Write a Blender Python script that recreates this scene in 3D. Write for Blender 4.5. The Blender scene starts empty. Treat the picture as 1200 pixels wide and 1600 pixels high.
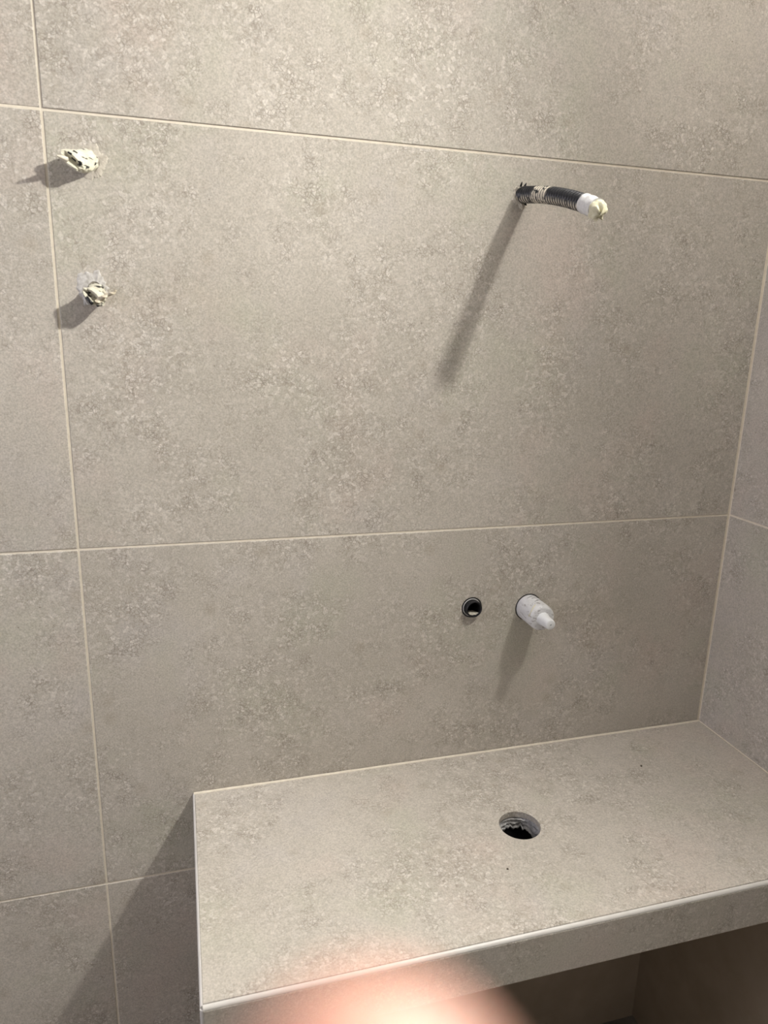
import bpy, bmesh, math, random
from mathutils import Vector, Matrix, noise
random.seed(7)
S = bpy.context.scene
C = S.collection

# ------------------------------------------------------------------ camera
ZB = 1.2                                   # height of the middle tile joint above the floor
CAM = Vector((-1.02062, -1.11303, 0.33268 + ZB))
YAW, PITCH, ROLL, FPX = 0.279926, -0.249874, 0.0258195, 1114.45
fwd = Vector((math.sin(YAW)*math.cos(PITCH), math.cos(YAW)*math.cos(PITCH), math.sin(PITCH)))
r0 = fwd.cross(Vector((0, 0, 1))).normalized(); u0 = r0.cross(fwd)
RIGHT = math.cos(ROLL)*r0 + math.sin(ROLL)*u0
UP = -math.sin(ROLL)*r0 + math.cos(ROLL)*u0
cd = bpy.data.cameras.new('camera'); cam = bpy.data.objects.new('camera', cd); C.objects.link(cam)
cam.matrix_world = Matrix(((RIGHT.x, UP.x, -fwd.x, CAM.x), (RIGHT.y, UP.y, -fwd.y, CAM.y),
                           (RIGHT.z, UP.z, -fwd.z, CAM.z), (0, 0, 0, 1)))
cd.sensor_fit = 'VERTICAL'; cd.sensor_height = 36.0; cd.lens = FPX*36.0/1600.0
cd.clip_start = 0.003; cd.clip_end = 50
cd.dof.use_dof = True; cd.dof.focus_distance = 1.22; cd.dof.aperture_fstop = cd.lens/5.0
S.camera = cam

# ------------------------------------------------------------------ world, light levels, exposure
w = bpy.data.worlds.new('world'); S.world = w; w.use_nodes = True
w.node_tree.nodes['Background'].inputs[0].default_value = (0.75, 0.85, 1.0, 1)
w.node_tree.nodes['Background'].inputs[1].default_value = 0.3
S.view_settings.view_transform = 'Standard'; S.view_settings.look = 'None'
S.view_settings.gamma = 1.0; S.view_settings.use_curve_mapping = False
S.view_settings.exposure = 0.02
LAMP = Vector((-0.10, -0.68, 1.11 + ZB))
LAMP_AIM = LAMP + Vector((-.90, -.36, -.42))
LAMP_W, LAMP_COL, LAMP_CONE, LAMP_BLEND = 212.0, (1.0, 0.968, 0.912), 162, 1.0
FILL_WINDOW_E, FILL_WINDOW_COL = 7.2, (0.85, 0.83, 1.0)  # unseen glowing window, cool fill from the left
DISC_E = 18.0                              # round fill light added over the bench
DISC_COL = (1.0, 0.95, 0.90)

# ------------------------------------------------------------------ helpers
def link(name, me, mat=None, parent=None):
    o = bpy.data.objects.new(name, me); C.objects.link(o)
    if mat is not None and me is not None and not me.materials: me.materials.append(mat)
    if parent is not None: o.parent = parent
    return o
def from_bm(name, bm, mat, parent=None, smooth=False):
    me = bpy.data.meshes.new(name)
    bmesh.ops.recalc_face_normals(bm, faces=bm.faces)
    bm.to_mesh(me); bm.free()
    if smooth:
        for p in me.polygons: p.use_smooth = True
        try: me.set_sharp_from_angle(angle=math.radians(50))
        except Exception: pass
    return link(name, me, mat, parent)
def tag(o, label=None, cat=None, group=None, kind=None):
    if label: o['label'] = label
    if cat: o['category'] = cat
    if group: o['group'] = group
    if kind: o['kind'] = kind
    return o
def empty(name, loc):
    o = bpy.data.objects.new(name, None); C.objects.link(o); o.location = loc; o.empty_display_size = .05
    bpy.context.view_layer.update()
    return o
def box_bm(x0, x1, y0, y1, z0, z1, bev=0.0, seg=1):
    bm = bmesh.new()
    bmesh.ops.create_cube(bm, size=1.0)
    for v in bm.verts:
        v.co = Vector(((x0+x1)/2 + v.co.x*(x1-x0), (y0+y1)/2 + v.co.y*(y1-y0), (z0+z1)/2 + v.co.z*(z1-z0)))
    if bev: bmesh.ops.bevel(bm, geom=bm.edges[:], offset=bev, segments=seg, profile=.5, affect='EDGES')
    return bm
def box(name, b, mat, parent=None, bev=0.0, seg=1):
    """box given in world coordinates, parented keeping world place"""
    o = from_bm(name, box_bm(*b, bev=bev, seg=seg), mat, None)
    if parent is not None: adopt(o, parent)
    return o
def adopt(o, parent):
    o.parent = parent
    o.matrix_parent_inverse = parent.matrix_world.inverted()
def frame(axis):
    a = Vector(axis).normalized()
    t = Vector((0, 0, 1)) if abs(a.z) < .9 else Vector((1, 0, 0))
    n = t.cross(a).normalized(); b = a.cross(n)
    return n, b
def loft(rings, cap0=True, cap1=True, uv=None):
    """rings: list of lists of points, same count; closed round"""
    bm = bmesh.new(); R = [[bm.verts.new(p) for p in r] for r in rings]
    n = len(rings[0]); lay = bm.loops.layers.uv.new('uv') if uv else None
    for i in range(len(R)-1):
        for j in range(n):
            k = (j+1) % n
            f = bm.faces.new((R[i][j], R[i][k], R[i+1][k], R[i+1][j]))
            if uv:
                for l, (a, b) in zip(f.loops, ((i, j), (i, j+1), (i+1, j+1), (i+1, j))):
                    l[lay].uv = (uv[a], b/n)
    if cap0: bm.faces.new(R[0][::-1])
    if cap1: bm.faces.new(R[-1])
    return bm
def lathe(origin, axis, prof, n=48, cap0=False, cap1=False):
    """prof: list of (distance along axis, radius)"""
    o = Vector(origin); a = Vector(axis).normalized(); nn, bb = frame(a)
    rings = []
    for d, r in prof:
        rings.append([o + a*d + (nn*math.cos(2*math.pi*j/n) + bb*math.sin(2*math.pi*j/n))*r for j in range(n)])
    return loft(rings, cap0, cap1)
def cut_holes(o, holes):
    """holes: list of (centre, axis, radius, half length): real round holes through the mesh"""
    cs = []
    for c, ax, r, h in holes:
        bm = lathe(Vector(c) - Vector(ax).normalized()*h, ax, [(0, r), (2*h, r)], 64, True, True)
        co = from_bm('cutter', bm, None); cs.append(co)
        m = o.modifiers.new('hole', 'BOOLEAN'); m.object = co; m.operation = 'DIFFERENCE'; m.solver = 'EXACT'
    dg = bpy.context.evaluated_depsgraph_get()
    me = bpy.data.meshes.new_from_object(o.evaluated_get(dg))
    o.modifiers.clear(); o.data = me
    for co in cs:
        m = co.data; bpy.data.objects.remove(co); bpy.data.meshes.remove(m)
    try: me.set_sharp_from_angle(angle=math.radians(40))
    except Exception: pass
def smin(a, b, t): return a + (b-a)*t
def cam_pt(px, py, depth):
    return CAM + fwd*depth + RIGHT*((px-600)/FPX*depth) - UP*((py-800)/FPX*depth)
def on_plane_y(px, py, y):
    d = fwd + RIGHT*((px-600)/FPX) - UP*((py-800)/FPX)
    return CAM + d*((y-CAM.y)/d.y)

# ------------------------------------------------------------------ materials
class NT:
    def __init__(s, name):
        s.m = bpy.data.materials.new(name); s.m.use_nodes = True
        s.t = s.m.node_tree; s.b = s.t.nodes['Principled BSDF']
    def n(s, typ, **kw):
        x = s.t.nodes.new(typ)
        for k, v in kw.items():
            if k in x.inputs and not hasattr(x, k): x.inputs[k].default_value = v
            else:
                try: setattr(x, k, v)
                except Exception: x.inputs[k].default_value = v
        return x
    def l(s, a, b): s.t.links.new(a, b)
    def ramp(s, src, stops, interp='LINEAR'):
        r = s.n('ShaderNodeValToRGB'); e = r.color_ramp.elements; r.color_ramp.interpolation = interp
        while len(e) < len(stops): e.new(.5)
        for i, (p, c) in enumerate(stops):
            e[i].position = p; e[i].color = c if len(c) == 4 else (*c, 1)
        s.l(src, r.inputs[0]); return r.outputs[0]
    def noise(s, vec, scale, detail=2, rough=.5, dist=0.0):
        x = s.n('ShaderNodeTexNoise'); x.inputs['Scale'].default_value = scale; x.inputs['Detail'].default_value = detail
        x.inputs['Roughness'].default_value = rough; x.inputs['Distortion'].default_value = dist
        s.l(vec, x.inputs['Vector']); return x
    def math(s, op, a, b=None):
        x = s.n('ShaderNodeMath'); x.operation = op
        for i, v in enumerate((a, b)):
            if v is None: continue
            if isinstance(v, (int, float)): x.inputs[i].default_value = v
            else: s.l(v, x.inputs[i])
        return x.outputs[0]
    def mix(s, fac, a, b, mode='MIX'):
        x = s.n('ShaderNodeMix'); x.data_type = 'RGBA'; x.blend_type = mode
        for i, v in ((0, fac), (6, a), (7, b)):
            if isinstance(v, (int, float)): x.inputs[i].default_value = v
            elif isinstance(v, tuple): x.inputs[i].default_value = (*v[:3], 1)
            else: s.l(v, x.inputs[i])
        return x.outputs[2]
    def bump(s, h, strength, dist):
        x = s.n('ShaderNodeBump'); x.inputs['Strength'].default_value = strength; x.inputs['Distance'].default_value = dist
        s.l(h, x.inputs['Height']); s.l(x.outputs[0], s.b.inputs['Normal'])

def mat_tile(name, c1=(.495, .458, .400), c2=(.418, .387, .33), rough=.50):
    M = NT(name)
    tc = M.n('ShaderNodeTexCoord'); oi = M.n('ShaderNodeObjectInfo')
    off = M.n('ShaderNodeVectorMath'); off.operation = 'SCALE'; off.inputs[0].default_value = (7.3, 3.1, 5.7)
    M.l(oi.outputs['Random'], off.inputs['Scale'])
    add = M.n('ShaderNodeVectorMath'); add.operation = 'ADD'
    M.l(tc.outputs['Object'], add.inputs[0]); M.l(off.outputs[0], add.inputs[1]); v = add.outputs[0]
    # warped coordinates for the fossil chips
    wn = M.noise(v, 55, 2, .6); wsub = M.n('ShaderNodeVectorMath'); wsub.operation = 'SUBTRACT'
    M.l(wn.outputs['Color'], wsub.inputs[0]); wsub.inputs[1].default_value = (.5, .5, .5)
    wsc = M.n('ShaderNodeVectorMath'); wsc.operation = 'SCALE'; wsc.inputs['Scale'].default_value = .011
    M.l(wsub.outputs[0], wsc.inputs[0])
    wv = M.n('ShaderNodeVectorMath'); wv.operation = 'ADD'; M.l(v, wv.inputs[0]); M.l(wsc.outputs[0], wv.inputs[1])
    wv = wv.outputs[0]
    big = M.noise(v, 3.2, 5, .62).outputs[0]
    col = M.mix(M.ramp(big, [(.32, (0, 0, 0)), (.68, (1, 1, 1))]), c1, c2)
    # faint green and rosy clouds
    g = M.noise(v, 5.5, 3, .6).outputs['Color']
    sep = M.n('ShaderNodeSeparateColor'); M.l(g, sep.inputs[0])
    col = M.mix(M.math('MULTIPLY', M.ramp(sep.outputs[1], [(.55, (0, 0, 0)), (.72, (1, 1, 1))]), .55), col, (.43, .425, .335))
    col = M.mix(M.math('MULTIPLY', M.ramp(sep.outputs[2], [(.56, (0, 0, 0)), (.74, (1, 1, 1))]), .5), col, (.51, .43, .375))
    col = M.mix(M.math('MULTIPLY', M.ramp(sep.outputs[0], [(.56, (0, 0, 0)), (.74, (1, 1, 1))]), .4), col, (.46, .43, .41))
    # where the chips show
    msk = M.noise(v, 6.5, 5, .68).outputs[0]
    mk = M.ramp(msk, [(.42, (.14, .14, .14)), (.60, (1, 1, 1))])
    vo = M.n('ShaderNodeTexVoronoi'); vo.inputs['Scale'].default_value = 210; M.l(wv, vo.inputs['Vector'])
    sc = M.n('ShaderNodeSeparateColor'); M.l(vo.outputs['Color'], sc.inputs[0])
    lightc = M.math('MULTIPLY', M.ramp(sc.outputs[0], [(.62, (0, 0, 0)), (.95, (1, 1, 1))]), M.math('MULTIPLY', mk, .75))
    col = M.mix(lightc, col, (.64, .605, .545))
    darkc = M.math('MULTIPLY', M.ramp(sc.outputs[1], [(.74, (0, 0, 0)), (1, (1, 1, 1))]), M.math('MULTIPLY', mk, .55))
    col = M.mix(darkc, col, (.33, .29, .235))
    ve = M.n('ShaderNodeTexVoronoi'); ve.feature = 'DISTANCE_TO_EDGE'; ve.inputs['Scale'].default_value = 185
    M.l(wv, ve.inputs['Vector'])
    ln = M.ramp(ve.outputs['Distance'], [(.03, (1, 1, 1)), (.12, (0, 0, 0))])
    lm = M.noise(v, 26, 3, .6).outputs[0]
    crack = M.math('MULTIPLY', ln, M.ramp(lm, [(.40, (0, 0, 0)), (.66, (1, 1, 1))]))
    crack = M.math('MULTIPLY', crack, mk)
    col = M.mix(M.math('MULTIPLY', crack, .75), col, (.25, .22, .18))
    # bigger single shells and stains
    v2 = M.n('ShaderNodeTexVoronoi'); v2.inputs['Scale'].default_value = 24; M.l(wv, v2.inputs['Vector'])
    s2 = M.n('ShaderNodeSeparateColor'); M.l(v2.outputs['Color'], s2.inputs[0])
    st = M.math('MULTIPLY', M.math('GREATER_THAN', s2.outputs[0], .87), M.ramp(v2.outputs['Distance'], [(.1, (1, 1, 1)), (.36, (0, 0, 0))]))
    col = M.mix(M.math('MULTIPLY', st, .42), col, (.36, .315, .25))
    # pin specks and grain
    v3 = M.n('ShaderNodeTexVoronoi'); v3.inputs['Scale'].default_value = 62; M.l(v, v3.inputs['Vector'])
    s3 = M.n('ShaderNodeSeparateColor'); M.l(v3.outputs['Color'], s3.inputs[0])
    sp = M.math('MULTIPLY', M.math('GREATER_THAN', s3.outputs[0], .93), M.math('LESS_THAN', v3.outputs['Distance'], .085))
    col = M.mix(M.math('MULTIPLY', sp, .55), col, (.16, .13, .10))
    gr = M.noise(v, 420, 2, .7).outputs[0]
    col = M.mix(1.0, col, M.ramp(gr, [(.3, (.80, .80, .80)), (.7, (1.18, 1.18, 1.18))]), 'MULTIPLY')
    M.l(col, M.b.inputs['Base Color'])
    M.l(M.ramp(msk, [(.3, (rough-.05,)*3), (.7, (rough+.09,)*3)]), M.b.inputs['Roughness'])
    M.b.inputs['Specular IOR Level'].default_value = .35
    h = M.math('SUBTRACT', M.math('MULTIPLY', gr, .5), crack)
    M.bump(h, .18, .0006)
    return M.m
def mat_rough(name, c1, c2, scale=60, rough=.8, bump=.3, bd=.001, detail=4, spec=.3):
    M = NT(name); tc = M.n('ShaderNodeTexCoord'); v = tc.outputs['Object']
    n = M.noise(v, scale, detail, .6).outputs[0]
    M.l(M.ramp(n, [(.3, c1), (.7, c2)]), M.b.inputs['Base Color'])
    M.b.inputs['Roughness'].default_value = rough; M.b.inputs['Specular IOR Level'].default_value = spec
    if bump: M.bump(M.noise(v, scale*4, 3, .6).outputs[0], bump, bd)
    return M.m
def mat_spots(name, base, base2, spot, scale, thr, rough=.7, stretch=(1, 1, 1)):
    """base material with dirt / bare spots of another colour"""
    M = NT(name); tc = M.n('ShaderNodeTexCoord')
    mp = M.n('ShaderNodeMapping'); mp.inputs['Scale'].default_value = stretch; M.l(tc.outputs['Object'], mp.inputs[0]); v = mp.outputs[0]
    n = M.noise(v, scale*.6, 4, .6).outputs[0]
    col = M.ramp(n, [(.3, base), (.7, base2)])
    n2 = M.noise(v, scale, 2, .5).outputs[0]
    col = M.mix(M.ramp(n2, [(thr, (0, 0, 0)), (thr+.05, (1, 1, 1))]), col, spot)
    M.l(col, M.b.inputs['Base Color']); M.b.inputs['Roughness'].default_value = rough
    M.b.inputs['Specular IOR Level'].default_value = .3
    M.bump(M.noise(v, scale*3, 3, .6).outputs[0], .4, .0008)
    return M.m
def mat_conduit():
    M = NT('corrugated_black_plastic'); uv = M.n('ShaderNodeUVMap'); uv.uv_map = 'uv'
    sx = M.n('ShaderNodeSeparateXYZ'); M.l(uv.outputs[0], sx.inputs[0])
    s, th = sx.outputs[0], sx.outputs[1]
    tc = M.n('ShaderNodeTexCoord')
    # groove: s counts the rings, .5 = groove bottom
    fr = M.math('FRACT', s)
    groove = M.ramp(fr, [(.18, (0, 0, 0)), (.34, (1, 1, 1)), (.66, (1, 1, 1)), (.82, (0, 0, 0))])
    low = M.ramp(th, [(.25, (0, 0, 0)), (.33, (1, 1, 1)), (.94, (1, 1, 1)), (1.0, (0, 0, 0))])   # round the underside and front
    nz = M.noise(tc.outputs['Object'], 150, 3, .6).outputs[0]
    a = M.math('MULTIPLY', groove, low)
    a = M.math('MULTIPLY', a, M.ramp(nz, [(.36, (.0, .0, .0)), (.46, (1, 1, 1))]))
    # one stretch plastered almost all round
    k = M.ramp(M.math('DIVIDE', s, 29.7), [(.21, (0, 0, 0)), (.24, (1, 1, 1)), (.42, (1, 1, 1)), (.45, (0, 0, 0))])
    wide = M.ramp(fr, [(.06, (0, 0, 0)), (.2, (1, 1, 1)), (.8, (1, 1, 1)), (.94, (0, 0, 0))])
    b = M.math('MULTIPLY', M.math('MULTIPLY', k, wide), M.ramp(nz, [(.42, (0, 0, 0)), (.5, (1, 1, 1))]))
    f = M.math('MAXIMUM', a, b)
    col = M.mix(f, (.012, .013, .016), (.66, .61, .50))
    M.l(col, M.b.inputs['Base Color'])
    M.l(M.ramp(f, [(0, (.36,)*3), (1, (.85,)*3)]), M.b.inputs['Roughness'])
    return M.m
def mat_skin():
    M = NT('skin'); tc = M.n('ShaderNodeTexCoord')
    n = M.noise(tc.outputs['Object'], 60, 4, .6).outputs[0]
    M.l(M.ramp(n, [(.3, (.47, .255, .195)), (.7, (.55, .315, .245))]), M.b.inputs['Base Color'])
    M.b.inputs['Roughness'].default_value = .5
    M.b.inputs['Subsurface Weight'].default_value = .35; M.b.inputs['Subsurface Radius'].default_value = (.010, .004, .002)
    M.b.inputs['Subsurface Scale'].default_value = 1.0
    M.bump(M.noise(tc.outputs['Object'], 900, 2, .5).outputs[0], .2, .0002)
    return M.m
def mat_emit(name, col, strength):
    M = NT(name); tc = M.n('ShaderNodeTexCoord')
    n = M.noise(tc.outputs['Object'], 8, 2, .5).outputs[0]
    M.b.inputs['Base Color'].default_value = (.8, .8, .8, 1)
    M.l(M.ramp(n, [(.3, tuple(c*.97 for c in col)), (.7, col)]), M.b.inputs['Emission Color'])
    M.b.inputs['Emission Strength'].default_value = strength
    return M.m

TILE = mat_tile('limestone_look_tile')
FLOOR_TILE = mat_rough('dark_taupe_floor_tile', (.22, .20, .175), (.28, .255, .225), 25, .5, .1, .0005)
GROUT = mat_rough('cream_grout', (.66, .60, .49), (.76, .70, .58), 90, .85, .2, .0004)
PAINT = mat_rough('white_ceiling_paint', (.56, .55, .53), (.60, .59, .57), 30, .9, .1, .0005)
PLASTER = mat_rough('grey_wall_plaster', (.27, .265, .255), (.33, .32, .31), 20, .9, .2, .001)
CEMENT = mat_rough('grey_cement', (.20, .20, .20), (.42, .41, .40), 120, .9, .6, .002)
TRIM = mat_rough('satin_pale_trim', (.56, .54, .50), (.62, .60, .56), 40, .35, .05, .0002)
BLACK = mat_rough('black_plastic', (.010, .010, .011), (.018, .018, .020), 80, .35, .1, .0003)
CREAM = mat_rough('cream_plaster', (.50, .46, .38), (.66, .62, .53), 150, .85, .5, .001)
WHITEPL = mat_rough('white_plaster_smear', (.36, .34, .31), (.60, .585, .56), 170, .9, .5, .0008)
LINING = mat_rough('pale_grey_cement', (.30, .30, .30), (.62, .61, .59), 140, .9, .6, .002)
TAPE = mat_rough('white_cloth_tape', (.56, .56, .55), (.66, .66, .65), 260, .8, .4, .0006)
TAPE_END = mat_rough('yellowed_tape', (.52, .49, .33), (.68, .65, .50), 160, .75, .4, .0006)
SKIN = mat_skin()

# ------------------------------------------------------------------ the room shell
XL, YR, ZC = -2.6, -2.5, 2.4              # left wall, rear wall, ceiling
T = .0035                                  # joint width
GD = .0009                                 # joint depth
def structure(o): return tag(o, kind='structure')
PIPE_B = Vector((-.4869, 0, .5443 + ZB)); PLUG_B = Vector((-.4185, 0, -.157 + ZB)); SOCK_B = Vector((-.5316, 0, -.148 + ZB))
STUB1 = Vector((-1.1275, 0, .5440 + ZB)); STUB2 = Vector((-1.1265, 0, .3725 + ZB))
Y = Vector((0, 1, 0))
wall_back = structure(box('wall_back', (XL, .15, GD, .16, 0, ZC), GROUT))
cut_holes(wall_back, [(SOCK_B, Y, .0195, .11), (PLUG_B, Y, .0262, .11), (PIPE_B, Y, .0138, .05), (STUB1, Y, .014, .05), (STUB2, Y, .014, .05)])
cols = [(-.0030, -1.1785), (-1.1785, -2.3785), (-2.3785, XL)]
rows = [(0, .6), (.6, 1.2), (1.2, 1.8), (1.8, 2.4)]
for ci, (xa, xb) in enumerate(cols):
    for zi, (za, zb) in enumerate(rows):
        x1 = xa if ci == 0 else xa - T/2
        proud = random.uniform(-.0002, .0004) if (ci, zi) != (0, 2) else 0
        if (ci, zi) == (0, 3): proud = .0007
        if (ci, zi) == (0, 2) or (ci, zi) == (0, 1): proud = 0.0
        if (ci, zi) == (1, 2): proud = .0002
        w_, h_ = x1-(xb+T/2), zb-za-T
        o = from_bm('tile', box_bm(-w_/2, w_/2, -proud, .009, -h_/2, h_/2, bev=.0007), TILE, wall_back)
        o.location = ((x1+xb+T/2)/2, 0, (za+zb)/2)
        bpy.context.view_layer.update()
        if (ci, zi) == (0, 2):
            cut_holes(o, [(PIPE_B, Y, .0138, .03), (STUB1, Y, .014, .03), (STUB2, Y, .014, .03)])
        if (ci, zi) == (0, 1): cut_holes(o, [(SOCK_B, Y, .0195, .03), (PLUG_B, Y, .0262, .03)])
wall_right = structure(box('wall_right', (GD, .15, YR, GD, 0, ZC), GROUT))
for (ya, yb) in ((-.0025, -1.2), (-1.2, -2.4), (-2.4, YR)):
    for (za, zb) in rows:
        y1 = ya if ya > -.1 else ya - T/2
        d_, h_ = y1-(yb+T/2), zb-za-T
        o = from_bm('tile', box_bm(0, .009, -d_/2, d_/2, -h_/2, h_/2, bev=.0007), TILE, wall_right)
        o.location = (0, (y1+yb+T/2)/2, (za+zb)/2)
floor = structure(box('floor', (XL, .15, YR, .16, -.12, -GD), GROUT))
fme = None
for i in range(4):
    for j in range(4):
        x1, y1 = -.6*i - T, -.6*j - T
        x0, y0 = max(x1-.6+T, XL), max(y1-.6+T, YR)
        o = from_bm('tile', box_bm(-(x1-x0)/2, (x1-x0)/2, -(y1-y0)/2, (y1-y0)/2, -.009, 0, bev=.0007), FLOOR_TILE, floor)
        o.location = ((x0+x1)/2, (y0+y1)/2, 0)
structure(box('ceiling', (XL, .15, YR, .16, ZC, ZC+.1), PAINT))
structure(box('wall_rear', (XL, .15, YR-.1, YR, 0, ZC), PLASTER))
wall_left = structure(box('wall_left', (XL-.15, XL, YR-.1, .16, 0, ZC), PLASTER))
WY0, WY1, WZ0, WZ1 = -.85, -.10, 1.0, 2.1
bmh = from_bm('cutter', box_bm(XL-.3, XL+.1, WY0, WY1, WZ0, WZ1), None)
m = wall_left.modifiers.new('opening', 'BOOLEAN'); m.object = bmh; m.solver = 'EXACT'
me = bpy.data.meshes.new_from_object(wall_left.evaluated_get(bpy.context.evaluated_depsgraph_get()))
wall_left.modifiers.clear(); wall_left.data = me; bpy.data.objects.remove(bmh)
win = structure(empty('fill_window', (XL-.07, (WY0+WY1)/2, WZ0)))  # window added out of view as a cool fill source
for a in ((WY0, WY0+.05, WZ0, WZ1), (WY1-.05, WY1, WZ0, WZ1), (WY0+.05, WY1-.05, WZ0, WZ0+.05), (WY0+.05, WY1-.05, WZ1-.05, WZ1)):
    box('fill_window_frame', (XL-.10, XL-.05, *a), TRIM, win, .003)
box('fill_pane', (XL-.082, XL-.076, WY0+.05, WY1-.05, WZ0+.05, WZ1-.05), mat_emit('fill_glow_glass', FILL_WINDOW_COL, FILL_WINDOW_E), win)

# ------------------------------------------------------------------ ceiling spotlight (the room's lamp, just above the frame)
lamp = empty('ceiling_spotlight', (LAMP.x, LAMP.y, ZC))
tag(lamp, 'white gimbal spotlight under the ceiling beside the right wall', 'spotlight')
aim = (LAMP_AIM - LAMP).normalized()
WH = mat_rough('white_enamel', (.78, .78, .76), (.82, .82, .80), 30, .4, .05, .0002)
def part(name, bm, mat, parent, smooth=True):
    o = from_bm(name, bm, mat, None, smooth); adopt(o, parent); return o
part('ceiling_rose', lathe((LAMP.x, LAMP.y, ZC), (0, 0, -1), [(0, .045), (.008, .045), (.012, .040)], 40, True, True), WH, lamp)
part('stem', lathe((LAMP.x, LAMP.y, ZC-.012), (0, 0, -1), [(0, .008), (.045, .008)], 20, True, True), WH, lamp)
part('housing', lathe(LAMP - aim*.055, aim, [(0, .018), (.004, .022), (.03, .034), (.050, .038), (.0505, .0335), (.035, .030)], 40, True, True), WH, lamp)
ld = bpy.data.lights.new('spot_bulb', 'SPOT'); ld.energy = LAMP_W; ld.color = LAMP_COL
ld.spot_size = math.radians(LAMP_CONE); ld.spot_blend = LAMP_BLEND; ld.shadow_soft_size = .036
lo = bpy.data.objects.new('spot_bulb', ld); C.objects.link(lo)
lo.matrix_world = Matrix.Translation(LAMP + aim*.001) @ aim.to_track_quat('-Z', 'Y').to_matrix().to_4x4()
bpy.context.view_layer.update(); adopt(lo, lamp)

dn = empty('fill_disc_light', (-.18, -.42, ZC))  # unseen ceiling light added to brighten the upper wall
tag(dn, 'round white ceiling light added as fill above the bench', 'ceiling light')
part('rim', lathe((-.18, -.42, ZC-.0005), (0, 0, -1), [(0, .140), (.014, .140), (.018, .134), (.018, .126), (.006, .125)], 48, True, False), WH, dn)
part('diffuser', lathe((-.18, -.42, ZC-.007), (0, 0, -1), [(0, .1245), (.008, .1245), (.010, .120)], 48, True, True), mat_emit('fill_disc_diffuser', DISC_COL, DISC_E), dn)

# ------------------------------------------------------------------ tiled vanity bench
BX0, BX1, BY0, BY1 = -1.0302, -.0004, -.4166, -.0004
BZ = .7536; AZ = BZ - .0745
bench = empty('vanity_bench', (BX0, BY0, 0))
tag(bench, 'built-in vanity bench clad in beige stone tiles, round drain hole in top', 'bench')
DR = Vector((-.517, -.212, BZ)); DRR = .0338
core = box('core_slab', (BX0+.0105, BX1, BY0+.0105, -.001, AZ+.002, BZ-.0105), CEMENT, bench)
cut_holes(core, [(DR, (0, 0, 1), .042, .2)])
top = box('top_tile', (BX0+.0038, BX1-.0022, BY0+.0060, BY1-.0025, BZ-.010, BZ), TILE, bench, .0005)
cut_holes(top, [(DR, (0, 0, 1), DRR, .05)])
apron = box('apron_tile', (BX0+.0042, BX1-.0015, BY0, BY0+.010, AZ, BZ-.0055), TILE, bench, .0005)
box('leg_tile', (BX0+.0038, BX0+.1, BY0+.0005, BY0+.0105, .001, AZ-.0022), TILE, bench, .0005)
box('side_tile', (BX0, BX0+.010, BY0+.0045, -.001, .001, BZ-.0045), TILE, bench, .0005)
BOARD = mat_rough('shaded_brown_board', (.36, .29, .215), (.42, .34, .26), 12, .8, .15, .001)  # brown board, with the niche's shade put into its colour
box('left_support', (BX0+.0105, BX0+.1, BY0+.011, -.001, .001, AZ), BOARD, bench)
box('niche_shade_panel', (BX0+.1005, -.0705, -.009, -.001, .001, AZ), BOARD, bench)  # sheet added over the wall tile to darken the niche
box('right_support', (-.070, BX1, BY0+.030, -.001, .001, AZ+.001), BOARD, bench)
# quarter-round edge profiles: front, left side, standing corner
def quarter_profile(p0, p1, outa, outb, r, n=6):
    p0, p1, outa, outb = map(Vector, (p0, p1, outa, outb))
    sec = [Vector((0, 0, 0))] + [outa*(r*math.cos(i*math.pi/2/n)) + outb*(r*math.sin(i*math.pi/2/n)) for i in range(n+1)]
    return loft([[p0+s for s in sec], [p1+s for s in sec]])
part('edge_trim', quarter_profile((BX0+.0035, BY0+.0048, BZ-.0046), (BX1-.001, BY0+.0048, BZ-.0046), (0, -1, 0), (0, 0, 1), .0046), TRIM, bench)
part('edge_trim', quarter_profile((BX0+.0036, BY0+.004, BZ-.0036), (BX0+.0036, BY1-.001, BZ-.0036), (-1, 0, 0), (0, 0, 1), .0036), TRIM, bench)
part('corner_trim', quarter_profile((BX0+.0040, BY0+.0042, .001), (BX0+.0040, BY0+.0042, BZ-.004), (-1, 0, 0), (0, -1, 0), .0040), TRIM, bench)
# pale sealant along the back wall and the right wall
def bead(pts, r, n=8):
    rings = []
    for i, q in enumerate(pts):
        q = Vector(q); d = (Vector(pts[min(i+1, len(pts)-1)]) - Vector(pts[max(i-1, 0)])).normalized(); a, b = frame(d)
        rr = r*(1 + .15*noise.noise(q*60))
        rings.append([q + (a*math.cos(2*math.pi*j/n) + b*math.sin(2*math.pi*j/n))*rr for j in range(n)])
    return loft(rings)
part('sealant_bead', bead([(BX0+.002 + i*(BX1-.004-BX0)/60, -.0034, BZ-.0002) for i in range(61)], .0026), GROUT, bench)
part('sealant_bead', bead([(-.0008, -.003 - i*.41/24, BZ-.0004) for i in range(25)], .0013), GROUT, bench)
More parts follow.
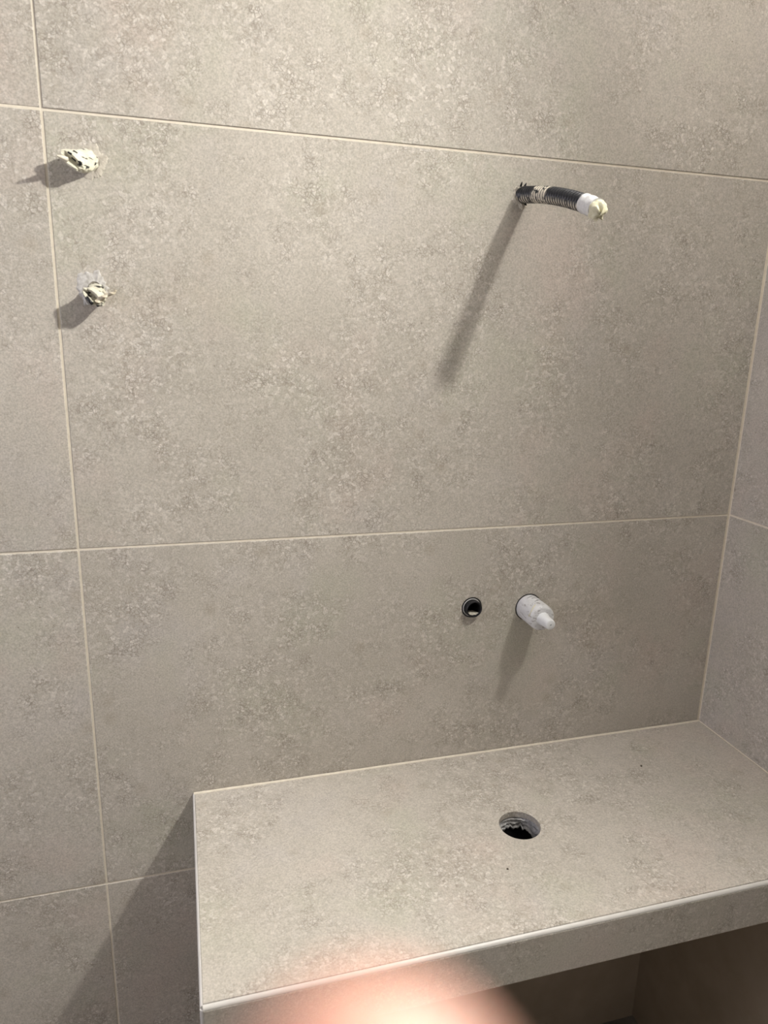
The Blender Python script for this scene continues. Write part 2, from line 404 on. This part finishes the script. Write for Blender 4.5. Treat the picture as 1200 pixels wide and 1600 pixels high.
# ragged cement lining of the drain hole and the black waste pipe below
def ragged(depth_fn, r_in, r_out, ztop, n=90, m_=10):
    inn, outr = [], []
    bm = bmesh.new(); G = []
    for i in range(m_+1):
        ring = []
        for j in range(n):
            a = 2*math.pi*j/n; t = i/m_; z = ztop - depth_fn(a)*t
            rr = r_in + .0012*math.sin(t*19 + 1.3*math.sin(a)) + .0020*noise.noise((math.cos(a)*3, math.sin(a)*3, t*5)) + .0008
            ring.append(bm.verts.new((DR.x + rr*math.cos(a), DR.y + rr*math.sin(a), z)))
        G.append(ring)
    ring = [bm.verts.new((DR.x + r_out*math.cos(2*math.pi*j/n), DR.y + r_out*math.sin(2*math.pi*j/n), ztop - depth_fn(2*math.pi*j/n))) for j in range(n)]
    G.append(ring)
    ring = [bm.verts.new((DR.x + r_out*math.cos(2*math.pi*j/n), DR.y + r_out*math.sin(2*math.pi*j/n), ztop)) for j in range(n)]
    G.append(ring); G.append(G[0])
    for i in range(len(G)-1):
        for j in range(n):
            k = (j+1) % n
            bm.faces.new((G[i][j], G[i][k], G[i+1][k], G[i+1][j]))
    return bm
dep = lambda a: .023 + .010*noise.noise((math.cos(a)*2.2, math.sin(a)*2.2, 3.1)) + .006*noise.noise((math.cos(a)*9, math.sin(a)*9, 1)) + (.004 if math.sin(a*3) > .3 else 0)
part('hole_lining', ragged(dep, DRR+.0006, .0415, BZ-.0102), LINING, bench)
part('waste_pipe', lathe((DR.x, DR.y, AZ-.10), (0, 0, 1), [(0, .0), (0, .0405), (.140, .0405), (.140, .0375), (.004, .0375), (.004, 0)], 48), BLACK, bench)
# bits of grit lying on the top
for (q, rr) in (((-.2205, -.1165), .0022), ((-.5790, -.2980), .0018)):
    bm = bmesh.new(); bmesh.ops.create_icosphere(bm, subdivisions=1, radius=rr)
    for v in bm.verts: v.co *= 1 + .4*noise.noise(v.co*900); v.co.z *= .6
    o = from_bm('grit_crumb', bm, mat_rough('dark_grit', (.05, .04, .03), (.10, .08, .06), 300, .9, 0))
    o.location = (*q, BZ + rr*.45)
    tag(o, 'tiny dark crumb on the bench top near the right back corner' if rr > .002 else 'tiny dark crumb on the bench top in front of the drain hole', 'crumb', 'crumbs on the bench top')

# ------------------------------------------------------------------ long corrugated conduit with taped end
pix = [(809, 306, .020), (816, 305.5, 0), (828, 304.2, -.022), (842, 304, -.046), (860, 305.2, -.076), (880, 308.5, -.107), (900, 313.6, -.137), (918, 319.8, -.163), (932, 325.5, -.184), (941, 330, -.197)]
ctrl = [on_plane_y(*q) for q in pix]
ctrl[0] = PIPE_B + Vector((0, .045, .001)); ctrl[1] = PIPE_B.copy()
def catmull(P, per):
    out = []
    for i in range(len(P)-1):
        a, b, c, d = P[max(i-1, 0)], P[i], P[i+1], P[min(i+2, len(P)-1)]
        for k in range(per):
            t = k/per
            out.append(.5*((2*b) + (c-a)*t + (2*a-5*b+4*c-d)*t*t + (3*b-a-3*c+d)*t**3))
    out.append(P[-1]); return out
path = catmull(ctrl, 60)
L = [0]
for a, b in zip(path, path[1:]): L.append(L[-1] + (b-a).length)
s0 = next(L[i] for i, q in enumerate(path) if q.y <= 1e-6)
def at_len(s):
    s = max(0, min(L[-1]-1e-6, s))
    for i in range(len(L)-1):
        if L[i+1] >= s:
            t = (s-L[i])/max(1e-9, L[i+1]-L[i]); return path[i].lerp(path[i+1], t), (path[min(i+2, len(path)-1)]-path[max(i-1, 0)]).normalized()
conduit = empty('corrugated_conduit', PIPE_B)
tag(conduit, 'long black corrugated conduit with plaster-filled grooves and white taped end, jutting from the wall', 'conduit')
def ring_at(s, rfun, n=40):
    q, d = at_len(s)
    a = d.cross(Vector((0, 0, 1))).normalized(); b = a.cross(d)          # b points up, a to the right-hand side seen along d
    return [q + (b*math.cos(2*math.pi*j/n) + a*math.sin(2*math.pi*j/n))*rfun(2*math.pi*j/n) for j in range(n)]
PITCH_R, RC = .0062, .0126
end_black = s0 + .166
rings, us = [], []
s = 0.0
while s < end_black:
    ph = ((s-s0)/PITCH_R) % 1.0
    pr = .5 + .5*math.cos(2*math.pi*ph); pr = pr**.6
    rings.append(ring_at(s, lambda th, pr=pr: RC - .0021*(1-pr) + .0002*noise.noise((th, s*300, 0))))
    us.append((s-s0)/PITCH_R + 20*0)
    s += PITCH_R/8
bm = loft(rings, True, True, us)
part('conduit_tube', bm, mat_conduit(), conduit)
# cloth tape sleeve
rings = []
for i in range(26):
    t = i/25; s = end_black - .006 + t*.032
    rr = .0130 + .0004*math.sin(t*14)
    rings.append(ring_at(s, lambda th: rr + .0007*noise.noise((math.cos(th)*2, math.sin(th)*2, t*5)) - .0009*math.exp(-(t/.04)**2)))
wrap = part('tape_wrap', loft(rings), TAPE, conduit)
# twisted and pleated tape end, drooping a little
rings = []
q, d = at_len(end_black + .024)
dd = (d + Vector((0, 0, -.45))).normalized()
a = dd.cross(Vector((0, 0, 1))).normalized(); b = a.cross(dd); n = 56
for i in range(18):
    t = i/17
    rr = .0131*(1-.50*t**1.7) if t < .97 else .0035
    c = q + dd*(.0005 + .014*t) + Vector((0, 0, -.0012*t))
    ring = []
    for j in range(n):
        th = 2*math.pi*j/n
        pl = .0036*t*math.sin(6*th + 2.1*t + 1.2*math.sin(2*th)) + .0012*noise.noise((math.cos(th)*3, math.sin(th)*3, t*4))
        ring.append(c + (b*math.cos(th) + a*math.sin(th))*(rr + pl) + dd*(.0025*t*noise.noise((math.cos(th)*4, math.sin(th)*4, 7))))
    rings.append(ring)
part('tape_end', loft(rings), TAPE_END, wrap)
# plaster crumbs and torn black lip at the wall
def smear(centre, rx, rz, seed, thick=.0012, inner=.0, n=72, wob=.25, off=(0, 0)):
    """an uneven skin of plaster lying on the wall round a hole"""
    bm = bmesh.new(); c = Vector(centre); rows_ = []
    for k, (f, h) in enumerate(((inner, 1.0), (max(inner, .35), 1.2), (.62, 1.0), (.82, .75), (.95, .4), (1.0, 0))):
        ring = []
        for j in range(n):
            th = 2*math.pi*j/n
            wf = 1 + wob*noise.noise((math.cos(th)*1.7+seed, math.sin(th)*1.7, seed)) + .22*noise.noise((math.cos(th)*4+seed, math.sin(th)*4, seed*2)) + .16*noise.noise((math.cos(th)*9+seed, math.sin(th)*9, seed*3))
            fx = f if f <= inner + 1e-6 else f*wf
            hh = thick*h*(1 + .7*noise.noise((math.cos(th)*4, math.sin(th)*4+seed, f*4)))
            ring.append(bm.verts.new(c + Vector((math.cos(th)*rx*fx + off[0]*f, -max(hh, 0) if f < 1 else .0003, math.sin(th)*rz*fx + off[1]*f))))
        rows_.append(ring)
    back = [bm.verts.new((v.co.x, c.y+.0004, v.co.z)) for v in rows_[-1]]
    rows_.append(back)
    if inner > 0: rows_.append([bm.verts.new((v.co.x, c.y+.0004, v.co.z)) for v in rows_[0]]); rows_.append(rows_[0])
    for A, B in zip(rows_, rows_[1:]):
        for j in range(n):
            k = (j+1) % n; bm.faces.new((A[j], A[k], B[k], B[j]))
    return bm
part('plaster_ring', smear(PIPE_B + Vector((-.001, 0, -.001)), .0165, .0165, 3.3, .0018, .78), CREAM, conduit)
for k, (th, le) in enumerate(((1.9, .008), (2.5, .006), (1.4, .006), (4.6, .007), (5.1, .005))):
    q = PIPE_B + Vector((math.cos(th)*.0135, -.002, math.sin(th)*.0135)); e = q + Vector((math.cos(th)*le*.5, -le*.8, math.sin(th)*le*.7))
    part('torn_shred', lathe(q, e-q, [(0, .0018), (le*.5, .0014), (le, .0004)], 6, True, True), BLACK if k % 2 == 0 else CREAM, conduit)

# ------------------------------------------------------------------ two short plastered conduit stubs
STUBM = mat_spots('cream_plaster_with_bare_black', (.50, .48, .36), (.70, .68, .58), (.03, .03, .028), 120, .60, .8, (.7, 1, 1.6))
STUBM2 = mat_spots('grey_plaster_with_bare_black', (.40, .38, .29), (.62, .60, .50), (.035, .032, .03), 110, .565, .8, (.8, 1, 1.5))
def stub(base, tip, r, flat, ang, seed, mat, root):
    base, tip = Vector(base), Vector(tip); n = 48; rings = []
    back = base + Vector((0, .03, 0))
    N = 26
    for i in range(N+1):
        t = i/N
        if i == 0: c = back; rx = rz = r*.9
        else:
            t = (i-1)/(N-1); c = base.lerp(tip, t) + Vector((0, 0, -.0015*math.sin(t*3.1)))
            sq = min(1, max(0, (t-.25)/.75))
            rx = r*(1 + .22*sq); rz = r*(1 - flat*sq**1.2)
            if t > .93: rx *= .9; rz *= .8
        ring = []
        for j in range(n):
            th = 2*math.pi*j/n
            lx, lz = math.cos(th)*rx, math.sin(th)*rz
            k = 1 + .15*noise.noise((math.cos(th)*1.6+seed, math.sin(th)*1.6, t*2.5+seed)) + .09*noise.noise((math.cos(th)*4+seed, math.sin(th)*4, t*7))*(i > 0)
            k += .05*math.sin(t*42 + math.sin(th)*2)*(1-t)*(i > 0)
            ring.append(c + Vector(((lx*math.cos(ang) - lz*math.sin(ang))*k, .003*t*noise.noise((math.cos(th)*3, math.sin(th)*3, seed+4)), (lx*math.sin(ang) + lz*math.cos(ang))*k)))
        rings.append(ring)
    # dented, folded-in end
    c = tip + Vector((0, .004, 0))
    rings.append([c + (p-c)*.45 + Vector((0, .003, 0)) for p in rings[-1]])
    return part('stub_body', loft(rings), mat, root)
st1 = empty('plastered_stub', STUB1)
tag(st1, 'stub of conduit crushed and caked in cream plaster, upper of the two on the left', 'pipe stub', 'plastered conduit stubs')
sb1 = stub(STUB1 + Vector((.001, 0, 0)), on_plane_y(112, 250.5, -.024), .0140, .45, math.radians(-38), 1.7, STUBM, st1)
part('plaster_ring', smear(STUB1 + Vector((.006, 0, -.003)), .019, .0215, 5.2, .0012, .5, wob=.25), mat_rough('beige_plaster_smear', (.40, .365, .31), (.60, .56, .48), 140, .9, .6, .001), st1)
bpy.context.view_layer.update()
def on_stub(px, py):                       # point on the stub's own surface
    ok, loc, nor, _ = sb1.ray_cast(CAM, (on_plane_y(px, py, 0)-CAM).normalized())
    return loc - nor*.0004 if ok else None
for (xa, ya, xb, yb) in ((106, 238, 112, 241.5), (115, 235.5, 121, 239.5), (112, 246, 119, 252), (122, 252, 128, 255)):
    sl = [q for q in (on_stub(xa + (xb-xa)*k/4, ya + (yb-ya)*k/4) for k in range(5)) if q]
    if len(sl) > 2: part('bare_slit', bead(sl, .0013, 8), BLACK, sb1)
q = on_plane_y(104, 249, -.024); e = q + Vector((-.010, -.012, .0015))
part('loose_tail', lathe(q, e-q, [(0, .0036), (.006, .0030), (.011, .0020), (.0157, .0008)], 8, True, True), CREAM, st1)
st2 = empty('plastered_stub', STUB2)
tag(st2, 'conduit stub with bare black spots and twisted tail, lower of the two on the left', 'pipe stub', 'plastered conduit stubs')
stub(STUB2, on_plane_y(145, 464.5, -.028), .0130, .38, math.radians(-42), 6.1, STUBM2, st2)
part('plaster_ring', smear(STUB2 + Vector((-.001, 0, .002)), .019, .022, 9.4, .0012, .5, wob=.35, off=(-.003, .005)), WHITEPL, st2)
# dark open slit along the lower left of the stub, and the twisted tail
a = [on_plane_y(132.5, 462, -.020), on_plane_y(136.5, 466, -.0265), on_plane_y(141, 471.5, -.029), on_plane_y(144, 474.5, -.027)]
part('open_slit', bead([a[0]] + catmull(a, 5)[1:], .0024, 8), BLACK, st2)
a = [on_plane_y(128.5, 459, -.016), on_plane_y(133, 467.5, -.026), on_plane_y(137.5, 476, -.028)]
part('peeling_lip', bead(catmull(a, 6), .0012, 8), WHITEPL, st2)
tl = [on_plane_y(150, 471, -.026), on_plane_y(158, 466.5, -.027), on_plane_y(164, 462.5, -.029), on_plane_y(171, 459.5, -.030), on_plane_y(178, 457.5, -.031), on_plane_y(180.5, 452.5, -.031)]
tp = catmull(tl, 10)
rings = []
for i, qq in enumerate(tp):
    d = (tp[min(i+1, len(tp)-1)] - tp[max(i-1, 0)]).normalized(); aa, bb = frame(d); t = i/(len(tp)-1)
    tw = t*9; rw = .0046*(1-.5*t) * (1 + .25*math.sin(t*20)); rt = .0020
    rings.append([qq + (aa*math.cos(tw) + bb*math.sin(tw))*math.cos(2*math.pi*j/12)*rw + (bb*math.cos(tw) - aa*math.sin(tw))*math.sin(2*math.pi*j/12)*rt for j in range(12)])
part('twisted_tail', loft(rings), mat_rough('tan_plaster_strip', (.42, .36, .26), (.70, .65, .52), 260, .8, .3, .0006), st2)

# ------------------------------------------------------------------ black water-pipe socket
sock = empty('pipe_socket', SOCK_B)
tag(sock, 'round black plastic pipe socket set in the tile, left of the white plug', 'pipe socket')
NY = (0, -1, 0)
part('collar', lathe(SOCK_B + Vector((0, .02, 0)), NY, [(0, .0192), (.0195, .0192), (.0203, .0186), (.0203, .0172), (.012, .0170), (0, .0170)], 56), BLACK, sock)
part('bright_ring', lathe(SOCK_B + Vector((0, .01, 0)), NY, [(0, .0170), (.0100, .0170), (.0112, .0164), (.0112, .0158), (0, .0156)], 56), mat_rough('dull_metal', (.45, .44, .42), (.60, .59, .57), 200, .4, .1, .0002), sock)
SC = SOCK_B + Vector((.0012, 0, -.0004))
slv = part('sleeve', lathe(SC + Vector((0, .055, 0)), NY, [(0, 0), (0, .0155), (.060, .0155), (.0645, .0152), (.0655, .0145), (.0655, .0132), (.0645, .0125), (.004, .0122), (.004, 0)], 56), BLACK, sock)
# pale crescent: lamplight on the sleeve's lower inside, put into colour
bm = bmesh.new(); G = []
for i in range(9):
    t = i/8; yy = SC.y - .0080 + .018*t; ring = []
    for j in range(25):
        th = -math.pi/2 + (j/24-.5)*math.radians(100)*(1-.35*t); edge = abs(j/24-.5)*2
        rr = .0122 - (.0030*(1-edge**2)*(.35+.65*min(1, t*3)) + .0012*noise.noise((th*3, t*4, 2)))*(1-.0*t)
        ring.append(bm.verts.new((SC.x + rr*math.cos(th), yy, SC.z + rr*math.sin(th))))
    G.append(ring)
for A, B in zip(G, G[1:]):
    for j in range(24): bm.faces.new((A[j], A[j+1], B[j+1], B[j]))
part('lit_crescent', bm, CREAM, slv)

# ------------------------------------------------------------------ white plug in the waste pipe
plug = empty('pipe_plug', PLUG_B)
tag(plug, 'white plastic pipe plug with narrow nozzle sticking out of the wall', 'pipe plug')
part('sleeve_ring', lathe(PLUG_B + Vector((0, .03, 0)), NY, [(0, .0260), (.0300, .0260), (.0308, .0255), (.0308, .0246), (0, .0246)], 56), BLACK, plug)
PW = mat_spots('white_plug_plastic', (.52, .52, .52), (.64, .64, .64), (.34, .33, .32), 130, .60, .55, (1, .5, 2.2))
body = part('plug_body', lathe(PLUG_B + Vector((0, .03, 0)), NY, [(0, .0235), (.03, .0243), (.078, .0240), (.0835, .0232), (.0862, .0212), (.0870, .0185), (.0872, .0110)], 64, True, True), PW, plug)
nz = part('nozzle', lathe(PLUG_B + Vector((0, -.0565, 0)), NY, [(0, .0128), (.0025, .0110), (.006, .0104), (.0265, .0094), (.0282, .0088), (.0290, .0076), (.0290, .0016), (.0265, .0012), (.0265, 0)], 40), mat_rough('white_nozzle_plastic', (.62, .63, .63), (.68, .69, .69), 60, .5, .1, .0002), plug)
pts = [PLUG_B + Vector((math.cos(th)*.0242, -.046 - .004*math.sin((th-2.2)*3), math.sin(th)*.0242)) for th in [2.0 + i*.09 for i in range(12)]]
part('glue_strip', bead(pts, .0011, 8), TAPE_END, body)
for th, yy, dl in ((1.75, -.010, .010), (1.45, -.016, .011), (1.25, -.026, .012), (1.6, -.030, .007)):
    c = [PLUG_B + Vector((math.cos(th + k*dl/.02*.25)*.0243, yy - k*.0007, math.sin(th + k*dl/.02*.25)*.0243)) for k in range(-2, 3)]
    part('scratch_mark', bead(c, .00045, 6), mat_rough('graphite', (.12, .12, .12), (.2, .2, .2), 300, .8, 0), body)

# ------------------------------------------------------------------ the photographer's hand: a fingertip stands close under the lens
def camv(x, y, z): return CAM + RIGHT*x + UP*y + fwd*z
hand = {
 'index': [((-.0006, -.0274, .0305), .0072), ((-.0003, -.0344, .0312), .0084), ((.0008, -.0500, .0330), .0086), ((.0026, -.0620, .0335), .0087), ((.0046, -.0840, .0270), .0092), ((.0070, -.0960, .0210), .0097), ((.0130, -.1280, .0020), .0112)],
 'middle': [((.0230, -.0520, .0300), .0066), ((.0232, -.0600, .0305), .0080), ((.0236, -.0760, .0300), .0085), ((.0250, -.1000, .0220), .0095), ((.0320, -.1330, .0020), .0115)],
 'ring': [((.0430, -.0640, .0270), .0064), ((.0430, -.0720, .0275), .0077), ((.0430, -.0870, .0270), .0082), ((.0440, -.1080, .0200), .0090), ((.0490, -.1380, .0010), .0110)],
 'little': [((.0600, -.0860, .0200), .0055), ((.0600, -.0930, .0205), .0066), ((.0600, -.1050, .0195), .0070), ((.0610, -.1200, .0140), .0077), ((.0640, -.1440, -.0010), .0098)],
 'thumb': [((-.0300, -.0980, .0020), .0078), ((-.0290, -.1070, .0020), .0094), ((-.0240, -.1300, -.0010), .0100), ((-.0120, -.1560, -.0060), .0122), ((.0100, -.1880, -.0100), .0165)],
}
wrist = (.0420, -.2280, -.0200)
palm = []
for nm, rr in (('index', .0125), ('middle', .0130), ('ring', .0125), ('little', .0115)):
    k = hand[nm][-1][0]
    palm.append([(k, hand[nm][-1][1]), (tuple(k[i]*.55 + wrist[i]*.45 for i in range(3)), rr), (tuple(k[i]*.12 + wrist[i]*.88 for i in range(3)), .0165)])
arm = [(wrist, .0215), ((.0520, -.2650, -.0360), .0235), ((.0820, -.3600, -.0900), .0330), ((.1080, -.4400, -.1400), .0400)]
def balls(bm, chain):
    for (p, ra), (q, rb) in zip(chain, chain[1:]):
        p, q = camv(*p), camv(*q); k = max(2, int((q-p).length/(min(ra, rb)*.28)))
        for i in range(k+1):
            t = i/k; bmesh.ops.create_icosphere(bm, subdivisions=2, radius=ra + (rb-ra)*t, matrix=Matrix.Translation(p.lerp(q, t)))
bm = bmesh.new()
for ch in list(hand.values()) + palm + [arm]: balls(bm, ch)
person = from_bm('person', bm, SKIN)
tag(person, 'bare hand held up close, its blurred fingertip at the bottom edge', 'person')
mr = person.modifiers.new('union', 'REMESH'); mr.mode = 'VOXEL'; mr.voxel_size = .0016
ms = person.modifiers.new('soft', 'SMOOTH'); ms.factor = .5; ms.iterations = 8
me = bpy.data.meshes.new_from_object(person.evaluated_get(bpy.context.evaluated_depsgraph_get()))
person.modifiers.clear(); person.data = me
for p in me.polygons: p.use_smooth = True
NAIL = mat_rough('fingernail', (.78, .52, .44), (.84, .60, .52), 40, .3, .05, .0002)
for nm in ('index', 'middle', 'ring', 'little', 'thumb'):
    (p0, ra), (p1, rb), (p2, rc) = hand[nm][:3]
    ax = (camv(*p0) - camv(*p2)).normalized(); side = -1 if nm == 'thumb' else 1
    nn = fwd*side; nn = (nn - ax*nn.dot(ax)).normalized(); sd = ax.cross(nn); c = camv(*p1)
    wdt = rb*.62; bm = bmesh.new(); G = []
    for i in range(7):
        t = i/6; ring = []
        for j in range(9):
            u_ = (j/8-.5)*2; wj = wdt*(1-.12*(2*t-1)**2); lift = rb*(.93 - .32*u_*u_)
            ring.append(bm.verts.new(c + ax*(-.0035 + .0125*t) + sd*(u_*wj) + nn*(lift - .0022*t*t)))
        G.append(ring)
    for A, B in zip(G, G[1:]):
        for j in range(8): bm.faces.new((A[j], A[j+1], B[j+1], B[j]))
    r_ = bmesh.ops.extrude_face_region(bm, geom=bm.faces[:])
    for v in [g for g in r_['geom'] if isinstance(g, bmesh.types.BMVert)]: v.co += nn*.0006
    part('fingernail', bm, NAIL, person)
rings = []
for i in range(14):
    t = i/13; p = camv(*(smin(arm[1][0][k], arm[3][0][k], .25 + t*.85) for k in range(3)))
    d = (camv(*arm[3][0]) - camv(*arm[1][0])).normalized(); aa, bb = frame(d)
    rings.append([p + (aa*math.cos(2*math.pi*j/40) + bb*math.sin(2*math.pi*j/40))*(.038 + .012*t + .0016*noise.noise((math.cos(2*math.pi*j/40)*2, math.sin(2*math.pi*j/40)*2, t*6))) for j in range(40)])
part('sleeve', loft(rings, False, True), mat_rough('grey_knit', (.10, .11, .13), (.15, .16, .18), 300, .9, .4, .001), person)
